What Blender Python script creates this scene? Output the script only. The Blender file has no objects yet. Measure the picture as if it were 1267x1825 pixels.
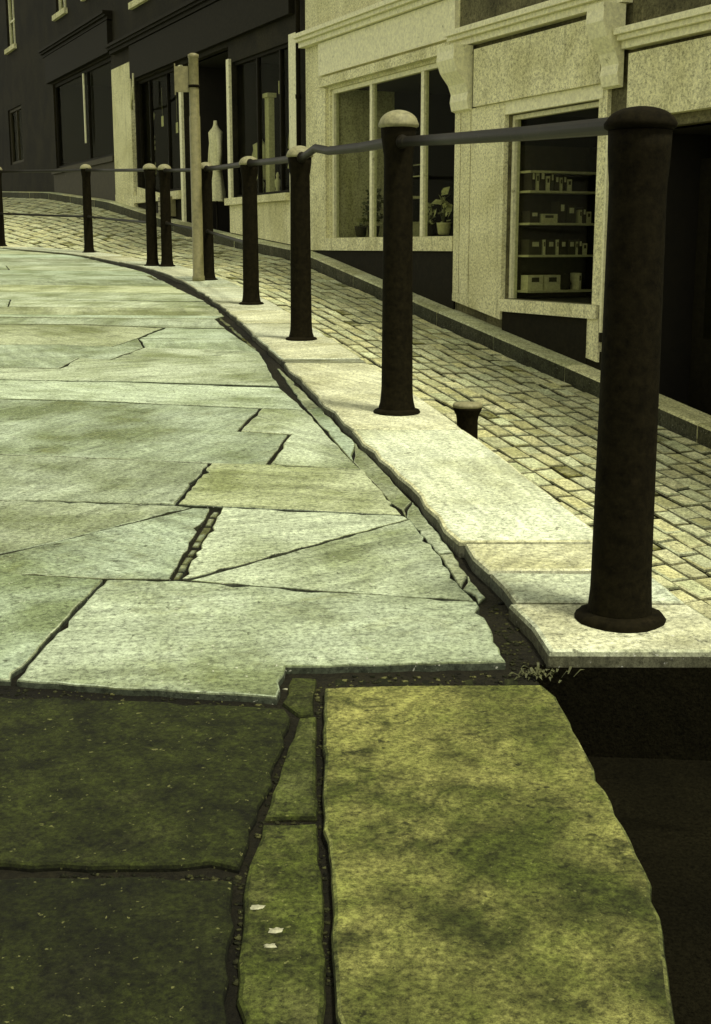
import bpy, bmesh, math, random
from mathutils import Vector
random.seed(7)
C = bpy.context.scene
COL = C.collection

# ------------------------------------------------------------------ camera
F, CX, CY, HZ, HC, SL = 2300., 633.5, 912.5, 440., 1.15, .0454
TH = math.atan((CY - HZ) / F)
cam = bpy.data.cameras.new('camera'); cam.sensor_fit = 'VERTICAL'; cam.sensor_height = 36
cam.lens = 36 * F / 1825; cam.clip_start = .05; cam.clip_end = 800
co = bpy.data.objects.new('camera', cam); COL.objects.link(co)
co.location = (0, 0, HC); co.rotation_euler = (math.pi / 2 - TH, 0, 0)
C.camera = co

# ------------------------------------------------------------------ light
SUN_EL, SUN_AZ = 65., 132.     # azimuth clockwise from +Y (sun stands high to the right, a little behind)
w = bpy.data.worlds.new('World'); C.world = w; w.use_nodes = True
nt = w.node_tree; bg = nt.nodes['Background']
sky = nt.nodes.new('ShaderNodeTexSky'); sky.sky_type = 'NISHITA'; sky.sun_disc = False
sky.sun_elevation = math.radians(SUN_EL); sky.sun_rotation = math.radians(SUN_AZ)
hs = nt.nodes.new('ShaderNodeHueSaturation'); hs.inputs['Saturation'].default_value = .12
mx = nt.nodes.new('ShaderNodeMix'); mx.data_type = 'RGBA'; mx.blend_type = 'MULTIPLY'
mx.inputs[0].default_value = 1; mx.inputs[7].default_value = (1, .965, .74, 1)
nt.links.new(sky.outputs[0], hs.inputs['Color']); nt.links.new(hs.outputs[0], mx.inputs[6])
nt.links.new(mx.outputs[2], bg.inputs[0]); bg.inputs[1].default_value = .09
sl = bpy.data.lights.new('sun', 'SUN'); sl.energy = 1.5; sl.angle = math.radians(10); sl.color = (1, .95, .76)
so = bpy.data.objects.new('sun', sl); COL.objects.link(so)
e, a = math.radians(SUN_EL), math.radians(SUN_AZ)
sd = Vector((math.sin(a) * math.cos(e), math.cos(a) * math.cos(e), math.sin(e)))
so.rotation_euler = sd.to_track_quat('Z', 'Y').to_euler(); so.location = sd * 30
vs = C.view_settings; vs.view_transform = 'Standard'; vs.look = 'None'; vs.gamma = 1; vs.exposure = 1.08

# ------------------------------------------------------------------ measuring helpers
cT, sT = math.cos(TH), math.sin(TH)
def ray(px, py):
    u = (px - CX) / F; v = (CY - py) / F
    return (u, cT + v * sT, -sT + v * cT)
def path(px, py, dz=0.):            # pixel -> point on the sloping flagged path
    r = ray(px, py); k = (HC - dz) / (SL * r[1] - r[2])
    return (r[0] * k, r[1] * k)
def pz(x, y): return SL * y
TA, AY = -.4744, 16.
_r = ray(812, 550); AX = _r[0] / _r[1] * AY
_l = math.hypot(1, TA); FD = (-TA / _l, -1 / _l); NI = (1 / _l, -TA / _l)   # along the shops, into the shops
FROT = math.atan2(FD[1], FD[0])
def fu(px, py, off=0.):             # pixel -> (u, z) on the shop fronts; off = distance out into the street
    r = ray(px, py); ax, ay = AX - NI[0] * off, AY - NI[1] * off
    k = (ax * NI[0] + ay * NI[1]) / (r[0] * NI[0] + r[1] * NI[1])
    X, Y, Z = r[0] * k, r[1] * k, HC + r[2] * k
    return ((X - AX) * FD[0] + (Y - AY) * FD[1], Z)
def fw(u, y, z=0.): return Vector((AX + u * FD[0] + y * NI[0], AY + u * FD[1] + y * NI[1], z))
def tofac(X, Y): return ((X - AX) * FD[0] + (Y - AY) * FD[1], (X - AX) * NI[0] + (Y - AY) * NI[1])
def interp(x, xs, ys):
    if x <= xs[0]: return ys[0] + (ys[1] - ys[0]) * (x - xs[0]) / (xs[1] - xs[0])
    for i in range(1, len(xs)):
        if x <= xs[i] or i == len(xs) - 1:
            return ys[i - 1] + (ys[i] - ys[i - 1]) * (x - xs[i - 1]) / (xs[i] - xs[i - 1])
def inside(x, y, poly):
    r = False; n = len(poly)
    for i in range(n):
        x1, y1 = poly[i][:2]; x2, y2 = poly[i - 1][:2]
        if (y1 > y) != (y2 > y) and x < (x2 - x1) * (y - y1) / (y2 - y1) + x1: r = not r
    return r

# ------------------------------------------------------------------ materials
def nodes(name, rough=.8, spec=.3):
    m = bpy.data.materials.new(name); m.use_nodes = True
    b = m.node_tree.nodes['Principled BSDF']; b.inputs['Roughness'].default_value = rough
    b.inputs['Specular IOR Level'].default_value = spec
    return m, m.node_tree, b
def N(t, ty, **k):
    n = t.nodes.new(ty)
    for a_, v in k.items(): setattr(n, a_, v)
    return n
def noise(t, vec, scale, detail=6, rough=.6, dist=0., w_=None):
    n = N(t, 'ShaderNodeTexNoise')
    if w_ is not None: n.noise_dimensions = '4D'; t.links.new(w_, n.inputs['W'])
    n.inputs['Scale'].default_value = scale; n.inputs['Detail'].default_value = detail
    n.inputs['Roughness'].default_value = rough; n.inputs['Distortion'].default_value = dist
    t.links.new(vec, n.inputs['Vector']); return n.outputs['Fac']
def ramp(t, fac, *stops):
    r = N(t, 'ShaderNodeValToRGB'); el = r.color_ramp.elements
    while len(el) < len(stops): el.new(.5)
    for q, (p, c) in zip(el, stops):
        q.position = p; q.color = (c, c, c, 1) if isinstance(c, (int, float)) else (*c, 1)
    t.links.new(fac, r.inputs[0]); return r.outputs[0]
def mix(t, fac, a_, b_, mode='MIX'):
    m = N(t, 'ShaderNodeMix', data_type='RGBA', blend_type=mode)
    for sock, v in ((0, fac), (6, a_), (7, b_)):
        if isinstance(v, (int, float)): m.inputs[sock].default_value = v
        elif isinstance(v, tuple): m.inputs[sock].default_value = (*v, 1)
        else: t.links.new(v, m.inputs[sock])
    return m.outputs[2]
def attr(t, name): return N(t, 'ShaderNodeAttribute', attribute_name=name).outputs['Fac']
def bump(t, b, h, s=.5, d=.01):
    n = N(t, 'ShaderNodeBump'); n.inputs['Strength'].default_value = s; n.inputs['Distance'].default_value = d
    t.links.new(h, n.inputs['Height']); t.links.new(n.outputs[0], b.inputs['Normal'])

def stone(name, light, dark, moss=(.05, .06, .012), grain=(.28, 1.6), gs=60, blot=1.6, tone=True, bs=.55, rough=.85, bd=.006, stain=.6, spec=.2, stp=.56, streak=False, fleck=.5):
    """weathered stone: broad blotches, dark stains, strong fine grain; tone / moss come per stone"""
    m, t, b = nodes(name, rough, spec)
    v = N(t, 'ShaderNodeTexCoord').outputs['Object']
    w_ = None
    if tone:
        wm = N(t, 'ShaderNodeMath', operation='MULTIPLY'); t.links.new(attr(t, 'tone'), wm.inputs[0]); wm.inputs[1].default_value = 53.; w_ = wm.outputs[0]
    big = noise(t, v, blot, 5, .6, .4, w_)
    c = mix(t, ramp(t, big, (.38, 0), (.60, 1)), dark, light)
    st = noise(t, v, blot * 2.3, 8, .7, 1.2, w_)
    if tone:      # each stone leans a little to the cool or the yellow side
        wn = N(t, 'ShaderNodeTexWhiteNoise', noise_dimensions='1D'); t.links.new(w_, wn.inputs['W'])
        c = mix(t, 1., c, ramp(t, wn.outputs['Value'], (0., (.93, 1., .99)), (.55, (1., 1., .96)), (1., (1.03, 1.0, .83))), 'MULTIPLY')
    if streak:
        mp = N(t, 'ShaderNodeMapping'); mp.inputs['Scale'].default_value = (5, 5, .5); t.links.new(v, mp.inputs[0])
        c = mix(t, ramp(t, noise(t, mp.outputs[0], 1.6, 7, .7), (.52, 0), (.72, .55)), c, tuple(x * .38 for x in dark))
    c = mix(t, ramp(t, st, (stp, 0), (stp + .12, stain)), c, tuple(x * .42 for x in dark))
    if tone:
        mo = N(t, 'ShaderNodeMath', operation='MULTIPLY_ADD')
        t.links.new(attr(t, 'moss'), mo.inputs[0]); mo.inputs[1].default_value = 1.0
        mn = noise(t, v, 5, 9, .72, .6)
        sb = N(t, 'ShaderNodeMath', operation='SUBTRACT'); t.links.new(mn, sb.inputs[0]); sb.inputs[1].default_value = .62
        t.links.new(sb.outputs[0], mo.inputs[2])
        c = mix(t, ramp(t, mo.outputs[0], (.05, 0), (.45, 1)), c, mix(t, ramp(t, noise(t, v, 9, 8, .75), (.38, 0), (.62, 1)), tuple(x * .45 for x in moss), tuple(x * 1.9 for x in moss)))
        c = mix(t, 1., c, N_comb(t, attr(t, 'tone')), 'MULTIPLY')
    g = noise(t, v, gs, 12, .88)
    c = mix(t, 1., c, ramp(t, g, (.40, grain[0]), (.5, 1.), (.60, grain[1])), 'MULTIPLY')
    if tone:      # pits, pale flecks and bedding streaks that turn from stone to stone
        c = mix(t, ramp(t, noise(t, v, 33, 4, .6, .5, w_), (.63, 0), (.67, .75)), c, tuple(x * .25 for x in dark))
        c = mix(t, ramp(t, noise(t, v, 90, 3, .5, .3, w_), (.665, 0), (.70, fleck)), c, tuple(min(.75, x * 1.7) for x in light))
        vr = N(t, 'ShaderNodeVectorRotate', rotation_type='Z_AXIS'); t.links.new(v, vr.inputs['Vector']); t.links.new(w_, vr.inputs['Angle'])
        mp2 = N(t, 'ShaderNodeMapping'); mp2.inputs['Scale'].default_value = (2.2, 17, 1); t.links.new(vr.outputs[0], mp2.inputs[0])
        c = mix(t, 1., c, ramp(t, noise(t, mp2.outputs[0], 1.0, 8, .7, .6), (.36, .74), (.62, 1.16)), 'MULTIPLY')
    t.links.new(c, b.inputs['Base Color'])
    bump(t, b, noise(t, v, gs * .6, 9, .7), bs, bd)
    return m
def N_comb(t, f):
    n = N(t, 'ShaderNodeCombineColor')
    for i in range(3): t.links.new(f, n.inputs[i])
    return n.outputs[0]
def paint(name, col, rough=.5, wear=None, gs=30, var=.3, spec=.4, metal=0., bs=.15, wt=.6):
    m, t, b = nodes(name, rough, spec); b.inputs['Metallic'].default_value = metal
    v = N(t, 'ShaderNodeTexCoord').outputs['Object']
    g = noise(t, v, gs, 8, .75)
    c = mix(t, 1., col, ramp(t, g, (.3, 1 - var), (.7, 1 + var)), 'MULTIPLY')
    if wear: c = mix(t, ramp(t, noise(t, v, gs * .45, 9, .75), (wt, 0), (wt + .1, 1)), c, wear)
    t.links.new(c, b.inputs['Base Color'])
    bump(t, b, g, bs, .004)
    return m

M = {}
M['flag'] = stone('flagstone', (.455, .515, .375), (.20, .235, .12), (.09, .092, .013), stain=.6)
M['fore'] = stone('mossy_vignette_flagstone', (.22, .225, .082), (.030, .037, .010), (.044, .056, .009), gs=80, blot=2.6, grain=(.2, 2.0), bs=.8, stain=.85, stp=.50, fleck=.28)  # moss plus a vignette falloff worked into the stone colours
M['kerb'] = stone('kerb_stone', (.64, .665, .50), (.42, .43, .28), (.12, .12, .03), stain=.3)
M['sett'] = stone('sett_stone', (.60, .605, .38), (.40, .41, .22), (.10, .10, .02), gs=40, blot=.8)
M['dirt'] = stone('dirt', (.017, .0155, .007), (.007, .0065, .003), tone=False, gs=70, bs=1, bd=.02)
M['drop_shade'] = stone('drop_shade', (.010, .009, .0045), (.006, .0055, .003), tone=False, gs=120, bs=.8, bd=.01, rough=1., spec=.02)  # near-black: shade of the sunken drop put into the colour
M['joint'] = stone('road_joint', (.025, .023, .01), (.012, .011, .005), tone=False, gs=60, bs=1, bd=.02)
M['grit'] = stone('gritstone_wall', (.16, .15, .075), (.07, .065, .032), tone=False, gs=22, blot=1.0)
M['dgrit'] = stone('dark_gritstone', (.022, .019, .009), (.010, .009, .0045), tone=False, gs=22, blot=1.0)
M['render'] = stone('painted_render', (.78, .76, .47), (.60, .58, .32), tone=False, gs=34, blot=1.1, grain=(.32, 1.35), stain=.35, streak=True)
M['white'] = paint('pale_paint', (.76, .745, .47), .5, (.27, .26, .12), gs=22, var=.3)
M['black'] = paint('black_iron_paint', (.0085, .007, .003), .85, (.016, .0125, .006), gs=34, var=.7, spec=.05, wt=.6, bs=.5)
M['cap'] = paint('worn_cap_paint', (.235, .225, .12), .6, (.34, .33, .18), gs=40, var=.45, bs=.4, spec=.3)
M['rail'] = paint('rail_paint', (.008, .0065, .003), .5, (.04, .034, .017), gs=40, var=.5, spec=.12, wt=.58)
M['dark'] = paint('dark_shop_paint', (.012, .0105, .005), .7, (.026, .024, .011), gs=18, var=.5, spec=.1, wt=.6)
M['brown'] = paint('brown_shop_paint', (.042, .036, .018), .75, (.09, .08, .04), gs=14, var=.4)
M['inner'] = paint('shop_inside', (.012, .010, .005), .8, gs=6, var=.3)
M['shelf'] = paint('shelf_edge', (.55, .54, .30), .5, gs=30)
M['pole'] = paint('galvanised_pole', (.20, .185, .085), .5, (.12, .11, .045), gs=18, var=.35)
M['cloth'] = paint('pale_cloth', (.62, .61, .36), .9, gs=25, var=.35)
M['dcloth'] = paint('dark_cloth', (.06, .055, .03), .9, gs=25)
M['leaf'] = paint('leaf', (.075, .085, .025), .6, gs=30, var=.5)
M['pleaf'] = paint('pale_leaf', (.42, .43, .2), .6, gs=30, var=.4)
M['mleaf'] = paint('weed_leaf', (.07, .075, .026), .7, gs=30, var=.4)
M['slate'] = stone('roof_slate', (.05, .05, .04), (.03, .03, .02), tone=False, gs=30)
M['chip'] = paint('pale_chip', (.34, .34, .23), .8, gs=90, var=.5)
g = bpy.data.materials.new('window_glass'); g.use_nodes = True; t = g.node_tree; t.nodes.clear()
o_ = N(t, 'ShaderNodeOutputMaterial'); ms = N(t, 'ShaderNodeMixShader'); tr = N(t, 'ShaderNodeBsdfTransparent'); gl = N(t, 'ShaderNodeBsdfGlossy')
tr.inputs[0].default_value = (.86, .87, .8, 1); gl.inputs['Roughness'].default_value = .03; gl.inputs[0].default_value = (.8, .8, .7, 1)
lw_ = N(t, 'ShaderNodeLayerWeight'); lw_.inputs[0].default_value = .5
pw_ = N(t, 'ShaderNodeMath', operation='POWER'); pw_.inputs[1].default_value = 4.; t.links.new(lw_.outputs['Facing'], pw_.inputs[0])
fr = N(t, 'ShaderNodeMath', operation='MULTIPLY_ADD'); fr.inputs[1].default_value = .03; fr.inputs[2].default_value = .002; t.links.new(pw_.outputs[0], fr.inputs[0])
t.links.new(fr.outputs[0], ms.inputs[0]); t.links.new(tr.outputs[0], ms.inputs[1]); t.links.new(gl.outputs[0], ms.inputs[2]); t.links.new(ms.outputs[0], o_.inputs[0])
M['glass'] = g

# ------------------------------------------------------------------ mesh helpers
class MB:
    def __init__(s): s.v = []; s.f = []; s.t = []; s.m = []; s.sm = []
    def face(s, idx, tone=1., moss=0., smooth=False): s.f.append(idx); s.t.append(tone); s.m.append(moss); s.sm.append(smooth)
    def add(s, vs, fs, tone=1., moss=0., smooth=False):
        n = len(s.v); s.v += [tuple(p) for p in vs]
        for f in fs: s.face([n + i for i in f], tone, moss, smooth)
    def box(s, x0, x1, y0, y1, z0, z1, tone=1.):
        v = [(x, y, z) for z in (z0, z1) for (x, y) in ((x0, y0), (x1, y0), (x1, y1), (x0, y1))]
        s.add(v, [(3, 2, 1, 0), (4, 5, 6, 7), (0, 1, 5, 4), (1, 2, 6, 5), (2, 3, 7, 6), (3, 0, 4, 7)], tone)
    def lathe(s, prof, cx=0, cy=0, n=24, tone=1., wob=0.):
        vs = []; fs = []
        for (r, z) in prof:
            for i in range(n):
                a_ = 2 * math.pi * i / n; rr = r * (1 + random.uniform(-wob, wob)); vs.append((cx + rr * math.cos(a_), cy + rr * math.sin(a_), z))
        for k in range(len(prof) - 1):
            for i in range(n):
                j = (i + 1) % n; fs.append((k * n + i, k * n + j, (k + 1) * n + j, (k + 1) * n + i))
        fs.append(tuple(range(n))[::-1]); fs.append(tuple((len(prof) - 1) * n + i for i in range(n)))
        s.add(vs, fs, tone, 0, True)
    def tube(s, pts, r, n=12, r2=None):
        pts = [Vector(p) for p in pts]; vs = []; fs = []
        for i, p in enumerate(pts):
            d = (pts[min(i + 1, len(pts) - 1)] - pts[max(i - 1, 0)]).normalized()
            up = Vector((0, 0, 1)) if abs(d.z) < .9 else Vector((1, 0, 0))
            a_ = d.cross(up).normalized(); b_ = a_.cross(d).normalized()
            rr = r if r2 is None else r + (r2 - r) * i / (len(pts) - 1)
            for k in range(n):
                q = 2 * math.pi * k / n; vs.append(p + a_ * math.cos(q) * rr + b_ * math.sin(q) * rr)
        for i in range(len(pts) - 1):
            for k in range(n):
                j = (k + 1) % n; fs.append((i * n + k, i * n + j, (i + 1) * n + j, (i + 1) * n + k))
        fs.append(tuple(range(n))[::-1]); fs.append(tuple((len(pts) - 1) * n + k for k in range(n)))
        s.add(vs, fs, 1, 0, True)
    def blob(s, c, rx, ry, rz, seed=0, n=10, rough=.15):
        rd = random.Random(seed); vs = []; fs = []; m_ = n // 2 + 1
        for i in range(m_ + 1):
            th = math.pi * i / m_
            for k in range(n):
                ph = 2 * math.pi * k / n; q = 1 + rd.uniform(-rough, rough)
                vs.append((c[0] + rx * q * math.sin(th) * math.cos(ph), c[1] + ry * q * math.sin(th) * math.sin(ph), c[2] + rz * q * math.cos(th)))
        for i in range(m_):
            for k in range(n):
                j = (k + 1) % n; fs.append((i * n + k, (i + 1) * n + k, (i + 1) * n + j, i * n + j))
        s.add(vs, fs, 1, 0, True)
    def prism(s, poly, zf, thick, bev=.008, tone=1., moss=0., dz=0., tilt=(0, 0)):
        """stone with a softened arris: poly is a ring of (x, y), zf(x, y) its top"""
        n = len(poly); ar = sum(poly[i - 1][0] * poly[i][1] - poly[i][0] * poly[i - 1][1] for i in range(n))
        if ar < 0: poly = poly[::-1]
        cx = sum(p[0] for p in poly) / n; cy = sum(p[1] for p in poly) / n
        def ins(d):
            out = []
            for i in range(n):
                p0, p1, p2 = Vector(poly[i - 1]), Vector(poly[i]), Vector(poly[(i + 1) % n])
                a_ = (p1 - p0); b_ = (p2 - p1)
                if a_.length < 1e-6 or b_.length < 1e-6: out.append(p1.copy()); continue
                a_.normalize(); b_.normalize()
                n1 = Vector((-a_.y, a_.x)); n2 = Vector((-b_.y, b_.x)); m_ = n1 + n2
                if m_.length < .2: m_ = n1
                m_.normalize(); q = max(.5, m_.dot(n1)); out.append(p1 + m_ * d / q)
            return out
        def zz(x, y): return zf(x, y) + dz + tilt[0] * (x - cx) + tilt[1] * (y - cy)
        A, B, D = ins(0), ins(bev * .3), ins(bev)
        vs = [(p.x, p.y, zf(p.x, p.y) - thick) for p in A] + [(p.x, p.y, zz(p.x, p.y) - bev) for p in A]
        vs += [(p.x, p.y, zz(p.x, p.y) - bev * .3) for p in B] + [(p.x, p.y, zz(p.x, p.y)) for p in D]
        fs = []
        for r_ in range(3):
            for i in range(n):
                j = (i + 1) % n; fs.append((r_ * n + i, r_ * n + j, (r_ + 1) * n + j, (r_ + 1) * n + i))
        tone += random.uniform(-.02, .02)
        s.add(vs, fs[:n], tone * .16, moss * .5); k0 = len(s.v) - len(vs)      # joint soil and edge shade put into the side tone
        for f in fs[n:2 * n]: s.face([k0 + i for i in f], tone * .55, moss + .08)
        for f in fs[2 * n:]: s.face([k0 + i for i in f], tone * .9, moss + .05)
        s.face([k0 + 3 * n + i for i in range(n)], tone, moss)
    def build(s, name, mat, parent=None, org=(0, 0, 0), mats=None):
        me = bpy.data.meshes.new(name)
        me.from_pydata([(x - org[0], y - org[1], z - org[2]) for x, y, z in s.v], [], s.f)
        me.polygons.foreach_set('use_smooth', s.sm)
        for nm, d in (('tone', s.t), ('moss', s.m)):
            at = me.attributes.new(nm, 'FLOAT', 'FACE'); at.data.foreach_set('value', d)
        me.materials.append(M[mat])
        bm = bmesh.new(); bm.from_mesh(me); big = [f for f in bm.faces if len(f.verts) > 4]
        if big: bmesh.ops.triangulate(bm, faces=big)
        bm.to_mesh(me); bm.free(); me.update()
        o = bpy.data.objects.new(name, me); COL.objects.link(o)
        if parent: o.parent = parent
        return o
def tag(o, label, cat, group=None):
    o['label'] = label; o['category'] = cat
    if group: o['group'] = group
    return o
def struct(o): o['kind'] = 'structure'; return o
def thing(name, label, cat, loc=(0, 0, 0), rz=0, group=None):
    o = bpy.data.objects.new(name, None); COL.objects.link(o); o.location = loc; o.rotation_euler = (0, 0, rz)
    o.empty_display_size = .1
    return tag(o, label, cat, group)
def ragged(pts, amp=.006, step=.12, seed=0):
    """subdivide a ring of (x, y) and roughen its edges a little"""
    rd = random.Random(seed); out = []
    for i in range(len(pts)):
        p, q = Vector(pts[i]), Vector(pts[(i + 1) % len(pts)]); d = q - p
        n = max(1, min(40, int(d.length / step))); nn = Vector((-d.y, d.x)); 
        if nn.length > 0: nn.normalize()
        for k in range(n):
            r_ = p + d * k / n
            if k: r_ = r_ + nn * (rd.gauss(0, amp * .6) + (rd.uniform(.4, 1.6) * amp * 2.2 if rd.random() < .10 else 0))
            out.append((r_.x, r_.y))
    return out

# ------------------------------------------------------------------ lines of the place
POST = [(1103, 1120), (707, 745), (537, 612), (448, 547), (371, 503), (298, 478), (272, 477), (159, 453)]
PP = [path(*p) for p in POST]
LX = [(2.4, -6)] + [PP[i] for i in (0, 1, 2, 3, 4, 5, 7)] + [(-6.6, 25.0), (-9.0, 29.6), (-13.2, 38.6), (-15, 42.4)]
LYs = [p[1] for p in LX]; LXs = [p[0] for p in LX]
def Lx(y):       # smooth line through the bollards
    d = .8; return (interp(y - d, LYs, LXs) + 2 * interp(y, LYs, LXs) + interp(y + d, LYs, LXs)) / 4
def Ldir(y):
    v = Vector((Lx(y + .2) - Lx(y - .2), .4)); return v.normalized()
def Opt(y, off=.235):
    d = Ldir(y); return (Lx(y) + d.y * off, y - d.x * off)
KERB_OFF = .28
def gk(u):       # foot of the shop kerb (street level along the shops)
    return interp(u, [-30, -21.5, -15.3, -9, -4.3, -.1, 2.85, 12], [2.75, 2.42, 2.0, 1.30, .94, .25, -.22, -1.75])
gl_top = lambda u: gk(u) + .16

# road surface in shop coordinates (u along, q out from the shop kerb)
ROADT = []
y = -4.
while y < 41:
    ox, oy = Opt(y, .20); uu, qq = tofac(ox, oy); zr = gk(uu)
    wgt = interp(max(9.7, min(22.6, y)), [9.7, 12.7, 16, 18.8, 22.6], [1, .85, .5, .22, 0])
    zl = wgt * zr + (1 - wgt) * (SL * oy - .04)
    zl = min(zl, SL * oy - .04)
    ROADT.append((uu, -qq - KERB_OFF, zl)); y += .4
ROADT.sort(); RU = [r[0] for r in ROADT]; RQ = [r[1] for r in ROADT]; RZ = [r[2] for r in ROADT]
def qmax(u): return interp(u, RU, RQ)
def rz_(u, q):
    f = max(0, min(1.05, q / max(.3, qmax(u)))); return gk(u) * (1 - f) + interp(u, RU, RZ) * f
def rpt(u, q, dz=0.):
    p = fw(u, -KERB_OFF - q); return (p.x, p.y, rz_(u, q) + dz)

# ------------------------------------------------------------------ ground, beds
b = MB(); b.add([(-150, -60, -4.2), (150, -60, -4.2), (150, 240, -4.2), (-150, 240, -4.2)], [(0, 1, 2, 3)])
struct(b.build('ground', 'dirt'))
b = MB()     # bed under the flags
ys = [-4 + .5 * i for i in range(93)]
FR = [path(985, 1228), path(1003, 1255), path(1172, 1580), path(1215, 1825)]   # right edge of the nearest big flag
YK = path(978, 1181)[1] + .035
def bed_right(y):
    if y > YK: return Opt(y, .19)[0]
    return interp(y, [q[1] for q in FR[::-1]], [q[0] for q in FR[::-1]]) - .012
ys = sorted(ys + [YK - .004, YK + .004])
for i, y in enumerate(ys):
    xr = bed_right(y)
    b.v += [(-14 - .3 * max(0, y), y, SL * y - .017), (xr, y, SL * y - .017), (xr, y, SL * y - 3.2)]
for i in range(len(ys) - 1):
    k = 3 * i; b.face([k, k + 1, k + 4, k + 3]); b.face([k + 1, k + 2, k + 5, k + 4])
struct(b.build('path_bed', 'dirt'))

# ------------------------------------------------------------------ flags of the path (one sheet of stones)
K = [(-420, 402), (-60, 428), (106, 447), (168, 464), (248, 482), (270, 489), (328, 520), (385, 546), (451, 612), (491, 650), (500, 655), (637, 789), (740, 895), (815, 985), (870, 1060)]
def kx(y): return interp(y, [p[1] for p in K], [p[0] for p in K])
LE = -520
flags = MB()
cnt = [0]
def flag(px, tone=1., moss=0., gap=.004, bev=.005, dz=None, tilt=None, mb=None, amp=.005, thick=.05):
    cnt[0] += 1; rd = random.Random(cnt[0])
    pts = [path(*p) for p in px]
    n = len(pts); ar = sum(pts[i - 1][0] * pts[i][1] - pts[i][0] * pts[i - 1][1] for i in range(n))
    if ar < 0: pts = pts[::-1]
    if pts[0][1] > 7 and gap == .004: gap = .0075
    sh = []
    for i in range(n):
        p0, p1, p2 = Vector(pts[i - 1]), Vector(pts[i]), Vector(pts[(i + 1) % n])
        a_ = (p1 - p0).normalized(); b_ = (p2 - p1).normalized(); m_ = Vector((-a_.y - b_.y, a_.x + b_.x))
        if m_.length < .2: m_ = Vector((-a_.y, a_.x))
        m_.normalize(); q = max(.45, m_.dot(Vector((-a_.y, a_.x)))); sh.append(tuple(p1 + m_ * gap / q))
    tl = tilt or (rd.uniform(-.004, .004), rd.uniform(-.003, .003))
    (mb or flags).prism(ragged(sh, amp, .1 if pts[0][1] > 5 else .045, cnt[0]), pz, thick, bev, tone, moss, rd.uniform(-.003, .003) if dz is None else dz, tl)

# joints across the path, from near to far: left height, then points, ending at the kerb gutter
J6 = [(LE, 1180), (200, 1222), (497, 1245)]
J5 = [(LE, 990), (186, 1032), (315, 1035), (640, 1058), (850, 1073)]
J4 = [(LE, 888), (106, 893), (314, 900), (720, 920)]
J3 = [(LE, 797), (106, 813), (374, 824), (478, 828), (648, 837)]
J2 = [(LE, 700), (168, 714), (464, 726), (544, 729)]
JE = [(LE, 668), (239, 681), (500, 690)]
JF = [(LE, 648), (106, 657), (140, 639), (197, 642), (257, 620), (434, 626), (464, 630)]
JG = [(LE, 612), (106, 614), (199, 618), (246, 603), (430, 606)]
JH = [(LE, 574), (142, 578), (292, 584), (403, 586)]
JI = [(LE, 560), (275, 568), (384, 569)]
# nearest full row
flag([(LE, 990), (186, 1032), (115, 1107), (20, 1212), (LE, 1180)], .88, .05)
flag([(188, 1034), (315, 1036), (640, 1060), (852, 1075), (906, 1183), (700, 1188), (513, 1191), (497, 1246), (240, 1230), (24, 1213), (118, 1108)], .90, .13, gap=.006, dz=.004)
# row between J5 and J4
flag([(LE, 888), (106, 893), (314, 900), (340, 903), (106, 963), (LE, 1115 - 20)], .80, .1, gap=.0015, bev=.003)
flag([(LE, 1096), (106, 964), (344, 904), (374, 905), (302, 1032), (186, 1031), (LE, 992)][::1] if False else [(-120, 1018), (106, 964), (344, 904), (374, 905), (302, 1032), (186, 1031)], .86, .2, gap=.0015, bev=.003)
flag([(396, 905), (720, 921), (728, 926), (668, 942), (334, 1031), (324, 1031)], 1.0, .02, gap=.0018, bev=.003)
flag([(730, 926), (778, 985), (820, 1046), (846, 1071), (640, 1057), (338, 1033), (670, 943)], 1.0, .04, gap=.0018, bev=.003)
for i in range(9):     # rubble let into the wide joint
    f0 = i / 9 + .01; f1 = (i + .82) / 9 + random.uniform(-.02, .02)
    P = lambda f, s_: (376 + 20 * s_ - 73 * f + random.uniform(-1.5, 1.5), 906 + 125 * f)
    flag([P(f0, .18), P(f0, .85), P(f1, .8), P(f1, .15)], .7, .35, gap=.002, dz=-.006 + random.uniform(-.005, .004))
# row between J4 and J3
flag([(LE, 797), (106, 813), (372, 825), (312, 899), (106, 892), (LE, 887)], .74, .12)
flag([(376, 826), (478, 829), (648, 838), (664, 856), (718, 919), (316, 899)], 1.03, 0)
# row between J3 and J2 (two yellowed flags with a step in the joint)
flag([(LE, 700), (168, 715), (462, 727), (424, 767), (515, 772), (474, 827), (106, 812), (LE, 796)], .80, .16)
flag([(466, 728), (544, 731), (626, 819), (644, 836), (480, 827), (518, 774), (428, 768)], 1.02, .02)
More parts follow.
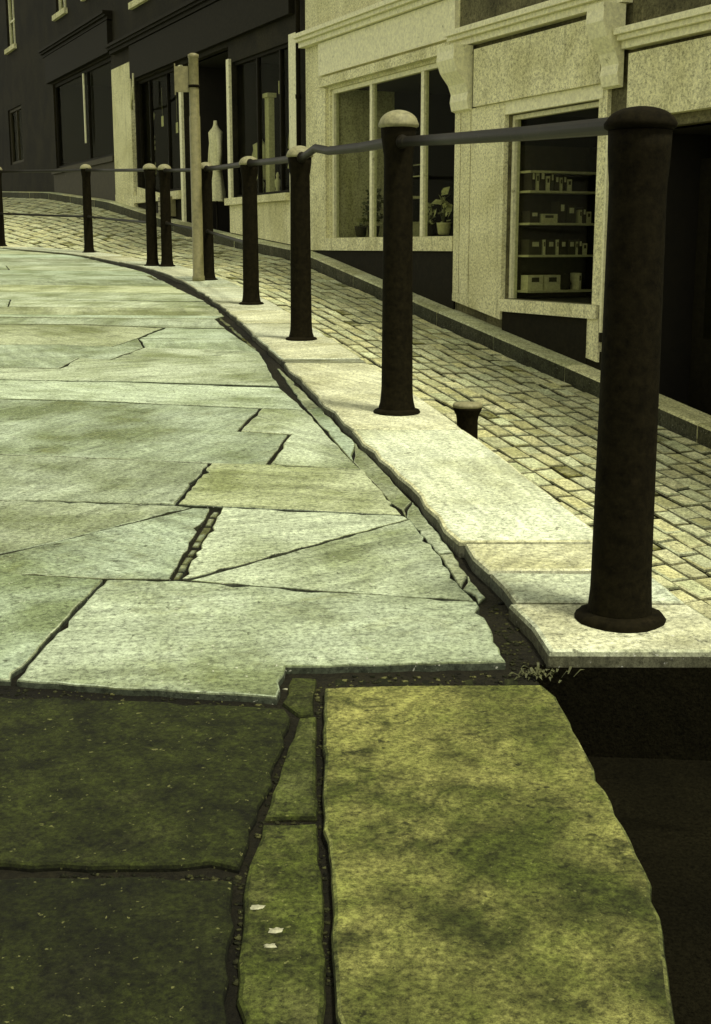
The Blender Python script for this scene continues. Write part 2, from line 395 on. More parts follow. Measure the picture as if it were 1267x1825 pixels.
# far rows
flag(JE + JF[::-1], .98, .03)
flag(J2[::-1] + [(LE, 668), (239, 681), (500, 690), (520, 705)][:3][::1], 1.05, 0) if False else flag(JE + J2[::-1], 1.06, 0)
flag(JF[:5] + [JG[3], JG[2], JG[1], JG[0]], .86, .08)
flag(JF[4:] + [(430, 606), (246, 604)], .98, .02)
flag(JG[:4] + [(292, 585), (142, 579), (LE, 575)], .84, .08)
flag([(248, 603), (430, 606), (403, 587), (294, 585)], 1.02, 0)
flag(JH + JI[::-1], .86, .05)
rows = [560, 546, 533, 519, 506, 496, 487, 479, 471, 463, 456, 449, 443, 437, 431, 425, 419, 413, 408, 403]
prev = JI
for i, yy in enumerate(rows):
    right = kx(yy + 6) - 4
    cur = [(LE - i * 25, yy - 4), (right, yy + 4)]
    rd = random.Random(i * 3 + 1)
    pl, pr = prev[0], prev[-1]
    if i == 0: flag(JI[:1] + [(275, 568), (384, 569)] + [cur[1], cur[0]], 1.03, 0)
    else:
        f = rd.choice([.25, .42, .6, .75]); g_ = f + rd.uniform(.01, .03)
        def LP(a_, b_, q): return (a_[0] + (b_[0] - a_[0]) * q, a_[1] + (b_[1] - a_[1]) * q)
        flag([pl, LP(pl, pr, f), LP(cur[0], cur[1], g_), cur[0]], rd.uniform(.82, 1.08), rd.uniform(0, .1))
        flag([LP(pl, pr, f), pr, cur[1], LP(cur[0], cur[1], g_)], rd.uniform(.85, 1.1), rd.uniform(0, .08))
    prev = cur
# narrow gutter strip between flags and kerb
ST = [(452, 622), (491, 655), (546, 729), (628, 820), (722, 918), (780, 985), (822, 1046), (852, 1072)]
KR = [(486, 650), (500, 655), (572, 724), (635, 788), (735, 890), (810, 982), (836, 1022), (868, 1060)]
for i in range(1, 7):
    rd = random.Random(i + 50)
    flag([ST[i], ST[i + 1], KR[i + 1], KR[i]], rd.uniform(.75, .95), rd.uniform(.05, .2), gap=.004, dz=-.006)
# narrow stones along the far gutter
for i, (a_, b_) in enumerate([((250, 486), (300, 512)), ((302, 513), (352, 540)), ((354, 541), (404, 580)), ((406, 582), (450, 622))]):
    flag([a_, b_, (b_[0] + 9, b_[1] - 1), (a_[0] + 9, a_[1] - 1)], .6, .4, gap=.004, dz=-.007)
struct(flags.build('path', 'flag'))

fore = MB()
# foreground flags, mossy and damp, with vignette darkness put into their colour
flag([(-260, 1232), (105, 1238), (300, 1246), (512, 1258), (524, 1275), (505, 1340), (432, 1546), (105, 1540), (-380, 1530)], .33, .60, gap=.008, bev=.008, mb=fore, amp=.006)
flag([(-390, 1540), (105, 1556), (424, 1562), (417, 1740), (412, 1990), (-520, 1990)], .22, .55, gap=.008, bev=.008, mb=fore, amp=.006)
flag([(574, 1226), (700, 1222), (968, 1221), (996, 1244), (1056, 1356), (1118, 1478), (1168, 1580), (1184, 1640), (1192, 1700), (1215, 1850), (1235, 1990), (592, 1990), (588, 1740), (586, 1600), (572, 1460), (570, 1300)], 1.12, .30, gap=.006, bev=.008, dz=.006, mb=fore, amp=.003)
flag([(500, 1246), (518, 1200), (566, 1202), (562, 1268), (530, 1268)], .55, .55, gap=.003, bev=.009, dz=-.007, mb=fore, amp=.008)
flag([(530, 1274), (568, 1270), (568, 1360), (568, 1452), (466, 1454), (504, 1345)], .72, .45, gap=.004, bev=.009, dz=-.004, mb=fore, amp=.003)
flag([(464, 1462), (569, 1460), (582, 1600), (584, 1740), (588, 1990), (416, 1990), (421, 1740), (433, 1562)], .85, .5, gap=.004, bev=.009, dz=-.003, mb=fore, amp=.004)
for i in range(9):   # soil-filled bottom of the open joint
    x0 = 590 + i * 38
    flag([(x0, 1197), (x0 + 34, 1196), (x0 + 34, 1212), (x0, 1213)], .12 + .1 * random.random(), .5, gap=.002, bev=.012, dz=-.016 + random.uniform(-.003, .003), mb=fore, amp=.01)
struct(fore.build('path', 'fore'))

# ------------------------------------------------------------------ kerb slabs carrying the bollards
kerb = MB()
KH = .03
kz = lambda x, y: SL * y + KH
def inner(y):       # inner edge of the kerb slabs
    P = [(1180, 978), (1090, 912), (1047, 885), (1005, 832), (985, 817), (895, 742), (789, 639), (652, 502)]
    pts = sorted((path(px, py)[1], path(px, py)[0]) for py, px in P)
    if y < 8.2: return interp(y, [p[0] for p in pts], [p[1] for p in pts])
    d = Ldir(y); return Lx(y) - .30 / max(.4, d.y)
cuts = [path(978, 1181)[1], path(865, 1092)[1], path(830, 1036)[1], path(822, 985)[1], path(640, 776)[1], path(510, 655)[1], 8.62, 9.9, 10.9, 12.1, 13.3, 14.8, 16.6, 18.2, 19.9, 21.4, 22.9, 24.6, 26.4, 28.5, 31, 34, 37]
tones = [.92, .94, 1.0, 1.08, .98, .5, .92, .9, 1.0, .9, .95, .85, 1, .9]
for i in range(len(cuts) - 1):
    y0, y1 = cuts[i] + .004, cuts[i + 1] - .004
    n = max(2, int((y1 - y0) / .16)); li = []; lo = []
    for k in range(n + 1):
        y = y0 + (y1 - y0) * k / n
        li.append((inner(y) + random.gauss(0, .007), y)); ox, oy = Opt(y); lo.append((ox + random.gauss(0, .002), y + (oy - y) * (0 if k in (0, n) else 1)))
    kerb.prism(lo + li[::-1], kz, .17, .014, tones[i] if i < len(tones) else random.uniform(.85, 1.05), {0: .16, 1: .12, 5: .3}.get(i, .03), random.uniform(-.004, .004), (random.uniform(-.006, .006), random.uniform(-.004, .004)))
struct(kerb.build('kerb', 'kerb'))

b = MB()    # retaining wall under the kerb slabs, in rough courses
wl = []
y = path(978, 1181)[1]
while y < 22:
    top = SL * y - .13; 
    h = max(.06, top - (interp(tofac(*Opt(y))[0], RU, RZ) - .3)); y2 = y + random.uniform(.3, .55)
    z = top
    while z > top - h:
        hh = random.uniform(.14, .22); p, q = Opt(y, .205 + random.uniform(0, .02)), Opt(y2 - .012, .205 + random.uniform(0, .02))
        p2, q2 = Opt(y, .05), Opt(y2 - .012, .05); z0 = max(z - hh + .012, top - h - .1)
        b.add([(*p, z0), (*q, z0), (*q2, z0), (*p2, z0), (*p, z), (*q, z), (*q2, z), (*p2, z)], [(3, 2, 1, 0), (4, 5, 6, 7), (0, 1, 5, 4), (1, 2, 6, 5), (2, 3, 7, 6), (3, 0, 4, 7)], random.uniform(.7, 1.2))
        z -= hh
    y = y2
tag(b.build('retaining_wall', 'grit'), 'rough stone retaining wall dropping from the bollard kerb to the lower cobbled road', 'wall')

# sunken landing beside the nearest flag, its deep shade painted as near-black colour
b = MB()
yN, yF = 1.0, cuts[0] - .002
for k in range(13):
    y = yN + (yF - yN) * k / 12
    b.v += [(bed_right(y) - .02, y, SL * y - .24), (2.0, y, SL * y - .30), (2.0, y, -2.6)]
for k in range(12):
    q = 3 * k; b.face([q, q + 1, q + 4, q + 3]); b.face([q + 1, q + 2, q + 5, q + 4])
n0 = len(b.v); y = yF
b.v += [(bed_right(yF) - .02, y, SL * y - .012), (2.0, y, SL * y - .012), (2.0, y, -2.6), (bed_right(yF) - .02, y, -2.6)]; b.face([n0 + 3, n0 + 2, n0 + 1, n0])  # dark back sheet over the kerb face, painted in as shade
n0 = len(b.v)
b.v += [(bed_right(yN) - .02, yN, SL * yN - .24), (2.0, yN, SL * yN - .30), (2.0, yN, -2.6), (bed_right(yN) - .02, yN, -2.6)]; b.face([n0, n0 + 1, n0 + 2, n0 + 3])
struct(b.build('pavement', 'drop_shade'))

# ------------------------------------------------------------------ cobbled road
b = MB(); us = [-30 + .5 * i for i in range(95)]
for u in us:
    qm = qmax(u) + .1
    for k in range(9): b.v.append(rpt(u, -.05 + (qm + .05) * k / 8, -.028))
for i in range(len(us) - 1):
    for k in range(8): q = 9 * i + k; b.face([q, q + 1, q + 10, q + 9])
struct(b.build('road_bed', 'joint'))
sett = MB(); rd = random.Random(3)
q = .02; lane = 0
while q < 7.5:
    wq = rd.uniform(.165, .205); u = -30 + rd.uniform(0, .25)
    while u < 15:
        lu = rd.uniform(.21, .30)
        um, qm = u + lu / 2, q + wq / 2
        if qm < qmax(um) - .02 and not (um > 12.5):
            gp = .0075; j = lambda s_=.009: rd.uniform(-s_, s_)
            c4 = [(u + gp + j(), q + gp + j()), (u + lu - gp + j(), q + gp + j()), (u + lu - gp + j(), q + wq - gp + j()), (u + gp + j(), q + wq - gp + j())]
            dz = rd.gauss(0, .004); tx, ty = rd.gauss(0, .02), rd.gauss(0, .02)
            vs_ = []
            for ins_, dzz in ((0, -.05), (0, -.018), (.007, -.006), (.022, 0.)):
                for (cu, cq) in c4:
                    x_ = cu + (ins_ if cu < um else -ins_); y_ = cq + (ins_ if cq < qm else -ins_)
                    vs_.append(rpt(x_, y_, dzz + dz + tx * (x_ - um) + ty * (y_ - qm)))
            fs_ = [(r_ * 4 + i, r_ * 4 + (i + 1) % 4, r_ * 4 + 4 + (i + 1) % 4, r_ * 4 + 4 + i) for r_ in range(3) for i in range(4)] + [(12, 13, 14, 15)]
            mo = .45 if rd.random() < .05 else rd.uniform(0, .12)
            tn = rd.choice([.84, .95, 1, 1.03, 1.1]) * rd.uniform(.95, 1.05); k0 = len(sett.v)
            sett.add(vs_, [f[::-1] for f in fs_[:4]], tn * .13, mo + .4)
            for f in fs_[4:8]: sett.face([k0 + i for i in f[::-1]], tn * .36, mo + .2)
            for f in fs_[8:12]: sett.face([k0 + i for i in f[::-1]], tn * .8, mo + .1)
            sett.face([k0 + i for i in fs_[12][::-1]], tn, mo)
        u += lu
    q += wq; lane += 1
struct(sett.build('road', 'sett'))

# stone kerb along the foot of the shops
b = MB(); u = -30.
while u < 12:
    l = random.uniform(.9, 1.5); u1 = min(12, u + l) - .008
    z0, z1 = gl_top(u), gl_top(u1); yo = -KERB_OFF + random.uniform(-.004, .004)
    v = []
    for (uu, zt) in ((u, z0), (u1, z1)):
        for (yy, zz) in ((yo, zt - .5), (yo, zt - .02), (yo + .02, zt), (.02, zt + .004), (.02, zt - .5)):
            p = fw(uu, yy); v.append((p.x, p.y, zz))
    tn = random.uniform(.85, 1.1)
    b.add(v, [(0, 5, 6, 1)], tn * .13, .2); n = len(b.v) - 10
    for f_ in ((1, 6, 7, 2), (2, 7, 8, 3), (3, 8, 9, 4)): b.face([n + i for i in f_], tn, .05)
    b.face([n + i for i in (0, 1, 2, 3, 4)], tn); b.face([n + i for i in (9, 8, 7, 6, 5)], tn)
    u += l
struct(b.build('kerb', 'sett'))

# ------------------------------------------------------------------ bollards
def prof_shaft(H, f=1.):
    return [(.080 + .012 * f, -.02), (.080 + .013 * f, .025), (.080 + .006 * f, .05), (.080 + .002 * f, .08), (.079, .13), (.075, .45 * H), (.0715, H - .26), (.072, H - .21), (.073 + .005 * f, H - .175), (.074 + .010 * f, H - .13), (.074 + .013 * f, H - .085)]
BD = [  # post, height, label, dark cap
    (1.335, 'nearest and largest black iron bollard, standing on the last kerb slab at the right edge'),
    (1.475, 'second nearest black bollard, with a pale worn dome standing clear above the rail'),
    (1.40, 'black bollard third from the near end, where the upper rail is kinked'),
    (1.39, 'black bollard fourth from the near end, just right of the pale sign pole'),
    (1.39, 'black bollard half hidden right behind the tall pale sign pole'),
    (1.41, 'right one of the close pair of far black bollards'),
    (1.42, 'left one of the close pair of far black bollards'),
    (1.47, 'farthest and smallest black bollard in view, standing alone at the left')]
def make_bollard(x, y, H, label, n=28, z0=None, capm='cap'):
    z = SL * y + KH if z0 is None else z0
    t_ = thing('bollard', label, 'bollard', (x, y, z), random.uniform(0, 6), 'black iron bollards along the raised path')
    b = MB(); b.lathe(prof_shaft(H, .35 if capm == 'black' else 1.), n=n, wob=.008); b.build('shaft', 'black', t_)
    b = MB(); r = .098 if capm != 'black' else .088; p = [(r - .012, H - .085), (r, H - .078), (r + .002, H - .068)]
    for k in range(1, 8):
        a_ = k / 8 * math.pi / 2; p.append((r * math.cos(a_) * .97, H - .066 + (.066 if capm != 'black' else .04) * math.sin(a_)))
    b.lathe(p, n=n, wob=.01); b.build('cap', capm, t_)
    b = MB(); b.lathe([(.118, -.03), (.120, .004), (.113, .014), (.094, .02)], n=n, wob=.025); b.build('base_collar', 'black', t_)
    return t_
for (x, y), (H, lb) in zip(PP, BD): make_bollard(x, y, H, lb, capm='black' if 'nearest and largest' in lb else 'cap')
P7 = (-6.75, 25.1)
o = make_bollard(P7[0], P7[1], 1.47, 'black bollard beyond the far left end of the railing')
# squat bollard down on the road
uS, qS = tofac(.99, 9.0); zS = rz_(uS, -qS - KERB_OFF)
t_ = thing('bollard', 'short flared bollard down on the cobbles, behind the white kerb slab', 'bollard', (.785, 9.0, zS))
Hs = HC - (712 - 440) / F * 9.0 - zS
b = MB(); b.lathe([(.10, -.04), (.10, .03), (.085, .06), (.076, Hs * .5), (.074, Hs - .13), (.080, Hs - .09), (.098, Hs - .055), (.104, Hs - .035)], n=24, wob=.01); b.build('shaft', 'black', t_)
b = MB(); b.lathe([(.104, Hs - .035), (.106, Hs - .02), (.095, Hs - .006), (.05, Hs), (.01, Hs + .002)], n=24, wob=.012); b.build('cap', 'cap', t_)

# rails
def rail(i, j, hi, hj, label, pts=None, r=.026, grp='rails between the bollards'):
    A = PP[i] if isinstance(i, int) else i; B = PP[j] if isinstance(j, int) else j
    a3 = Vector((A[0], A[1], SL * A[1] + KH + hi)); b3 = Vector((B[0], B[1], SL * B[1] + KH + hj)); d = (b3 - a3).normalized()
    L_ = [a3 + d * .06, a3 + d * .105, a3 + d * .11] + [a3.lerp(b3, f) + Vector((0, 0, dz)) for f, dz in (pts or [(.33, -.004), (.66, -.003)])] + [b3 - d * .11, b3 - d * .105, b3 - d * .06]
    # flattened bar, rounded on top
    b = MB(); n = 12; vs_ = []; fs_ = []
    for k, p in enumerate(L_):
        dd = (L_[min(k + 1, len(L_) - 1)] - L_[max(k - 1, 0)]).normalized(); s_ = dd.cross(Vector((0, 0, 1))).normalized(); up = s_.cross(dd)
        rr = r * (1.45 if k < 2 or k > len(L_) - 3 else 1.)
        for m_ in range(n):
            q_ = 2 * math.pi * m_ / n; vs_.append(p - a3 + s_ * math.cos(q_) * rr * .9 + up * math.sin(q_) * rr * 1.05)
    for k in range(len(L_) - 1):
        for m_ in range(n): fs_.append((k * n + m_, k * n + (m_ + 1) % n, (k + 1) * n + (m_ + 1) % n, (k + 1) * n + m_))
    fs_ += [tuple(range(n))[::-1], tuple((len(L_) - 1) * n + m_ for m_ in range(n))]
    b.add(vs_, fs_, 1, 0, True)
    o = b.build('handrail', 'rail'); o.location = a3
    return tag(o, label, 'railing', grp)
rail(0, 1, 1.268, 1.325, 'upper rail from the nearest bollard to the pale domed one', r=.022)
rail(1, 2, 1.33, 1.315, 'bent upper rail with a kink beside the third nearest bollard', [(.3, .0), (.62, .012), (.78, .045), (.90, .012)])
rail(2, 3, 1.315, 1.325, 'upper rail between the third and fourth nearest bollards')
rail(3, 4, 1.325, 1.31, 'upper rail running behind the pale sign pole')
rail(4, 5, 1.31, 1.32, 'upper rail between the sign pole and the pair of bollards', r=.022)
rail(6, 7, 1.33, 1.37, 'upper rail from the pair of bollards to the farthest bollard', r=.022)
rail(7, P7, 1.37, 1.37, 'upper rail leaving the farthest bollard to the left edge', r=.022)
rail(3, 4, .57, .58, 'lower rail from the fourth bollard to the one behind the sign pole', r=.018)
rail(4, 5, .58, .60, 'lower rail between the sign pole and the pair of bollards', r=.018)
rail(6, 7, .60, .60, 'lower rail from the pair of bollards to the farthest bollard', r=.018)
rail(7, P7, .60, .60, 'lower rail leaving the farthest bollard to the left edge', r=.018)

# pale sign pole in front of a bollard
x, y = path(354, 505); z = SL * y + KH
t_ = thing('sign_pole', 'tall pale metal pole with a small plate, standing against a black bollard', 'sign pole', (x, y, z))
b = MB(); b.lathe([(.075, -.02), (.075, .05), (.066, .07), (.064, 1.9), (.058, 1.92), (.058, 2.56), (.064, 2.57), (.064, 2.60), (.03, 2.615)], n=20); b.build('pole', 'pole', t_)
b = MB(); b.box(-.215, -.06, -.012, .012, 2.18, 2.47); b.box(-.225, -.215, -.016, .016, 2.15, 2.50); b.build('sign_plate', 'pole', t_)
b = MB(); b.lathe([(.0675, 2.23), (.0675, 2.26)], n=16); b.build('clamp', 'black', t_)

# ------------------------------------------------------------------ shops
class Shop:
    def __init__(s, label, u0, u1, ztop, wallmat, depth=6.5):
        s.u0, s.u1, s.zt, s.wm, s.d = u0, u1, ztop, wallmat, depth
        s.org = (u0, 0, gl_top((u0 + u1) / 2)); p = fw(u0, 0, s.org[2])
        s.root = thing('shop_building', label, 'building', p, FROT); s.open = []
    def part(s, b, name, mat, parent=None):
        o = b.build(name, mat, parent or s.root, s.org if not parent else s.org)
        return o
    def wall(s, lo=None):
        """front wall with openings, side and back walls"""
        lo = min(gl_top(s.u0), gl_top(s.u1)) - .5 if lo is None else lo
        xs = sorted({s.u0, s.u1, *[q for o in s.open for q in o[:2]]}); zs = sorted({lo, s.zt, *[q for o in s.open for q in o[2:]]})
        b = MB(); T = .12
        solid = lambda i, k: 0 <= i < len(xs) - 1 and 0 <= k < len(zs) - 1 and not any(o[0] <= (xs[i] + xs[i + 1]) / 2 <= o[1] and o[2] <= (zs[k] + zs[k + 1]) / 2 <= o[3] for o in s.open)
        for i in range(len(xs) - 1):
            for k in range(len(zs) - 1):
                if not solid(i, k): continue
                x0, x1, z0, z1 = xs[i], xs[i + 1], zs[k], zs[k + 1]
                b.add([(x0, 0, z0), (x1, 0, z0), (x1, 0, z1), (x0, 0, z1)], [(0, 1, 2, 3)])
                b.add([(x0, T, z0), (x1, T, z0), (x1, T, z1), (x0, T, z1)], [(3, 2, 1, 0)])
                if not solid(i - 1, k): b.add([(x0, 0, z0), (x0, T, z0), (x0, T, z1), (x0, 0, z1)], [(3, 2, 1, 0)])
                if not solid(i + 1, k): b.add([(x1, 0, z0), (x1, T, z0), (x1, T, z1), (x1, 0, z1)], [(0, 1, 2, 3)])
                if not solid(i, k - 1): b.add([(x0, 0, z0), (x1, 0, z0), (x1, T, z0), (x0, T, z0)], [(3, 2, 1, 0)])
                if not solid(i, k + 1): b.add([(x0, 0, z1), (x1, 0, z1), (x1, T, z1), (x0, T, z1)], [(0, 1, 2, 3)])
        e_ = .004
        b.box(s.u0 + e_, s.u0 + .15, T + .002, s.d, lo, s.zt); b.box(s.u1 - .15, s.u1 - e_, T + .002, s.d, lo, s.zt); b.box(s.u0 + .152, s.u1 - .152, s.d - .2, s.d - .004, lo, s.zt)
        s.part(b, 'wall', s.wm)
        b = MB(); zt = s.zt; x0, x1 = s.u0 + .002, s.u1 - .002; dm = s.d / 2
        v = []
        for xx in (x0, x1): v += [(xx, -.3, zt + .002), (xx, -.3, zt + .12), (xx, dm, zt + 2.2), (xx, s.d + .3, zt + .12), (xx, s.d + .3, zt + .002)]
        b.add(v, [(0, 5, 6, 1), (1, 6, 7, 2), (2, 7, 8, 3), (3, 8, 9, 4), (4, 9, 5, 0), (0, 1, 2, 3, 4), (9, 8, 7, 6, 5)]); s.part(b, 'roof', 'slate')
    def interior(s, x0, x1, z0, z1, dep=2.6, left='inner', floor='inner'):
        """room behind the glass, open to the street"""
        y0 = .125
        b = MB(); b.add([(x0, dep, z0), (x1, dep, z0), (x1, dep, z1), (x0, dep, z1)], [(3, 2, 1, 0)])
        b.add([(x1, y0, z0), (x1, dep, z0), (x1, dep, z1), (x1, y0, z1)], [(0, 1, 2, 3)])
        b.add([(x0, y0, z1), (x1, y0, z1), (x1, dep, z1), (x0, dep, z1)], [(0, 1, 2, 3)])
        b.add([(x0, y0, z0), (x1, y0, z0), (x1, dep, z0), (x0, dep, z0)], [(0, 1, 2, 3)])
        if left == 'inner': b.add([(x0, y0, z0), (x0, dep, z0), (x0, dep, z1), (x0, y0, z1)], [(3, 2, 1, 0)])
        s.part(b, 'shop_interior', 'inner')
        if left != 'inner':
            b = MB(); dp = 1.05
            b.add([(x0, y0, z0), (x0, dp, z0), (x0, dp, z1), (x0, y0, z1)], [(3, 2, 1, 0)]); s.part(b, 'side_panel', left)
            b = MB(); b.add([(x0 - .001, dp, z0), (x0 - .001, dep, z0), (x0 - .001, dep, z1), (x0 - .001, dp, z1)], [(3, 2, 1, 0)]); s.part(b, 'shop_interior', 'inner')
    def window(s, x0, x1, z0, z1, mull=(), trans=(), fr=.06, mat='white', y=.08, mw=.05, room=True, opening=True, left='inner', dep=2.6, rails=(1, 1, 1, 1), low=0.):
        if opening: s.open.append((x0, x1, z0, z1))
        b = MB(); d0, d1 = y - .03, y + .05; q = .003
        l, r_, bo, to = [fr * k for k in rails]
        if l: b.box(x0 + q, x0 + l, d0, d1, z0 + q, z1 - q)
        if r_: b.box(x1 - r_, x1 - q, d0, d1, z0 + q, z1 - q)
        if bo: b.box(x0 + l + q, x1 - r_ - q, d0 + .002, d1 - .002, z0 + q, z0 + bo)
        if to: b.box(x0 + l + q, x1 - r_ - q, d0 + .002, d1 - .002, z1 - to, z1 - q)
        f = s.part(b, 'window', mat)
        if mull or trans:
            for m_ in mull:
                b = MB(); b.box(m_ - mw / 2, m_ + mw / 2, d0 + .004, d1 - .004, z0 + bo + q, z1 - to - q); s.part(b, 'mullion', mat, f)
            for zz in trans:
                b = MB(); b.box(x0 + l + q, x1 - r_ - q, d0 + .008, d1 - .008, zz - mw / 2, zz + mw / 2); s.part(b, 'transom', mat, f)
        b = MB(); b.box(x0 + l * .5, x1 - r_ * .5, y + .008, y + .014, z0 + bo * .5, z1 - to * .5); s.part(b, 'pane', 'glass', f)
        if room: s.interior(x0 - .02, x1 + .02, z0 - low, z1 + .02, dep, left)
    def strip(s, name, mat, x0, x1, z0, z1, out=.06, y1=.0):
        b = MB(); b.box(x0, x1, -out, y1 - .001, z0, z1); return s.part(b, name, mat)
    def sloped(s, name, mat, x0, x1, zt, out=.03, lo=-.05):
        """panel whose foot follows the kerb"""
        b = MB(); a0, a1 = gl_top(x0) + lo, gl_top(x1) + lo
        v = [(x0, -out, a0), (x1, -out, a1), (x1, -.001, a1), (x0, -.001, a0), (x0, -out, zt), (x1, -out, zt), (x1, -.001, zt), (x0, -.001, zt)]
        b.add(v, [(3, 2, 1, 0), (4, 5, 6, 7), (0, 1, 5, 4), (1, 2, 6, 5), (2, 3, 7, 6), (3, 0, 4, 7)]); return s.part(b, name, mat)
    def corbel(s, x0, x1, z0, z1, out=.26, mat='white'):
        b = MB(); h = z1 - z0
        pr = [(0, z0), (.05, z0 + .02), (.075, z0 + h * .16), (.06, z0 + h * .28), (.10, z0 + h * .42), (out * .8, z0 + h * .60), (out, z0 + h * .78), (out * .97, z0 + h * .92), (out, z1), (0, z1)]
        n = len(pr); v = [(x0, -.062 - p[0], p[1]) for p in pr] + [(x1, -.062 - p[0], p[1]) for p in pr]
        b.add(v, [(i, i + n, (i + 1) % n + n, (i + 1) % n) for i in range(n)][::1] + [tuple(range(n)), tuple(range(n, 2 * n))[::-1]]); return s.part(b, 'corbel', mat)
    def cornice(s, x0, x1, z, mat='white', out=.22):
        b = MB(); b.box(x0, x1, -out * .55, -.001, z, z + .07); b.box(x0, x1, -out * .8, -.001, z + .072, z + .12); b.box(x0, x1, -out, -.001, z + .122, z + .18); return s.part(b, 'cornice', mat)
    def upper(s, x0, x1, z0, z1):
        s.window(x0, x1, z0, z1, mull=((x0 + x1) / 2,), trans=((z0 + z1) / 2,), fr=.07, mat='white', dep=1.2, y=.1)
        b = MB(); b.box(x0 - .12, x1 + .12, -.09, -.002, z0 - .13, z0 - .004); s.part(b, 'sill', 'render')
    def door(s, x0, x1, z0, z1, mat='dark', y=.16):
        b = MB(); b.box(x0 + .004, x1 - .004, y, y + .05, z0, z1 - .004)
        w_ = x1 - x0
        for (a_, c_) in ((z0 + .12, z0 + .75),): b.box(x0 + w_ * .16, x1 - w_ * .16, y - .012, y - .001, a_, c_)
        d = s.part(b, 'door', mat)
        b = MB(); b.blob((x1 - .09, y - .04, z0 + 1.0), .028, .028, .028); s.part(b, 'handle', 'shelf', d)
        b = MB(); b.box(x0 + w_ * .16, x1 - w_ * .16, y - .006, y - .002, z0 + .9, z1 - .25); s.part(b, 'pane', 'glass', d)

# --- bookshop (bright fascia, grooved pilaster)
s4 = Shop('bookshop with a grooved pale pilaster, bright fascia and one large window showing shelves', 0., 3.30, 6.6, 'grit')
WZ0, WZ1 = .57, 2.585
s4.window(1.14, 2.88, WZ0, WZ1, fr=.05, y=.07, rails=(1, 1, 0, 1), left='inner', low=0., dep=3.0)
for (a_, c_) in ((.02, .150), (.170, .385), (.405, 1.13)):     # pilaster faces with two grooves between
    b = MB(); b.box(a_, c_, -.06, -.001, .60, 2.72); s4.part(b, 'pilaster', 'render')
b = MB(); b.box(.150, .405, -.035, -.002, .60, 2.72); s4.part(b, 'pilaster', 'dark')
s4.sloped('pilaster', 'render', .02, 1.13, .598, .065, lo=.12)
s4.sloped('plinth', 'dark', .02, 3.28, gl_top(1.2) - .10 if False else .10, .03, lo=-.3)
s4.strip('sill', 'render', 1.132, 3.0, .43, .566, .085, .15)
s4.sloped('stall_riser', 'dark', 1.132, 2.80, .428, .035, lo=-.06)
s4.strip('window_frame', 'render', 2.882, 3.02, .57, 2.70, .05)
s4.sloped('window_frame', 'render', 2.82, 3.02, .428, .055, lo=.08)
s4.strip('pilaster', 'dark', 3.03, 3.075, .2, 2.3, .05); s4.strip('pilaster', 'white', 3.077, 3.11, .3, 2.3, .09)
s4.strip('fascia', 'render', .50, 2.95, 2.73, 3.36, .10); s4.strip('fascia', 'white', .50, 2.95, 2.59, 2.728, .055)
s4.corbel(.02, .42, 2.70, 3.42); s4.corbel(3.0, 3.28, 2.66, 3.42)
s4.cornice(.0, 3.30, 3.43)
s4.upper(.9, 2.2, 4.4, 5.9)
s4.wall()

# --- plant shop (three-light window, dark panel under it)
s3 = Shop('pale shop with a wide three-light window of plants above a long black panel', -4.60, -.003, 7.0, 'render')
s3.window(-3.72, -.05, 1.28, 3.36, mull=(-2.45, -.98), fr=.06, y=.06, rails=(1, 1, 0, 1), left='render', mw=.075)
s3.strip('sill', 'render', -3.76, .0, 1.10, 1.276, .07, .12)
s3.sloped('stall_riser', 'dark', -4.3, -.004, 1.098, .03, lo=-.08)
s3.strip('fascia', 'render', -3.9, -.02, 3.40, 3.52, .11); s3.strip('fascia', 'white', -4.0, -.02, 3.57, 4.02, .06)
s3.cornice(-4.58, -.02, 4.03)
s3.strip('pilaster', 'render', -4.42, -3.78, 1.102, 3.38, .05)
s3.upper(-3.4, -2.2, 5.0, 6.4); s3.upper(-1.6, -.5, 5.0, 6.4)
s3.wall()

# --- clothes shop (two windows and a recessed door)
s2 = Shop('dark fronted clothes shop with slim pale window posts and white panels below the glass', -15.2, -4.603, 8.6, 'dgrit')
zs1 = 2.22
s2.window(-13.65, -10.6, zs1, 4.55, mull=(-12.9, -11.7), fr=.06, rails=(1, 0, 1, 1), mw=.035, mat='dark', y=.1)
s2.strip('window_frame', 'white', -10.58, -10.44, 1.62, 4.5, .05)
s2.strip('sill', 'render', -13.7, -10.6, 2.06, 2.215, .10, .06)
s2.sloped('stall_riser', 'render', -13.68, -10.6, 2.058, .03, lo=.42); s2.sloped('plinth', 'dark', -13.68, -10.6, 1.9, .022, lo=-.1)
# door recess
s2.open.append((-10.42, -7.95, 1.25, 4.5)); s2.interior(-10.42, -7.95, 1.27, 4.48, 2.4)
s2.door(-10.2, -9.1, 1.62, 4.2, 'dark', .8)
s2.strip('window_frame', 'white', -7.93, -7.80, 1.96, 4.28, .05)
s2.window(-7.78, -5.20, 1.98, 4.22, mull=(-6.75, -5.75), fr=.05, rails=(0, 1, 1, 1), mw=.05, mat='dark')
s2.strip('sill', 'render', -7.95, -5.15, 1.86, 1.976, .12, .06)
s2.sloped('stall_riser', 'render', -7.93, -5.15, 1.858, .03, lo=.02)
s2.strip('window_frame', 'white', -5.14, -4.86, 1.3, 4.3, .05)
s2.strip('pilaster', 'render', -15.18, -13.72, 2.3, 4.95, .09); s2.sloped('pilaster', 'render', -15.18, -13.72, 2.297, .10, lo=.0)
s2.strip('fascia', 'dark', -13.7, -5.0, 4.58, 5.25, .10); s2.cornice(-15.18, -4.65, 5.27, 'dark')
for a_ in (-13, -9.8, -6.8): s2.upper(a_ - .55, a_ + .55, 6.1, 7.7)
s2.wall()

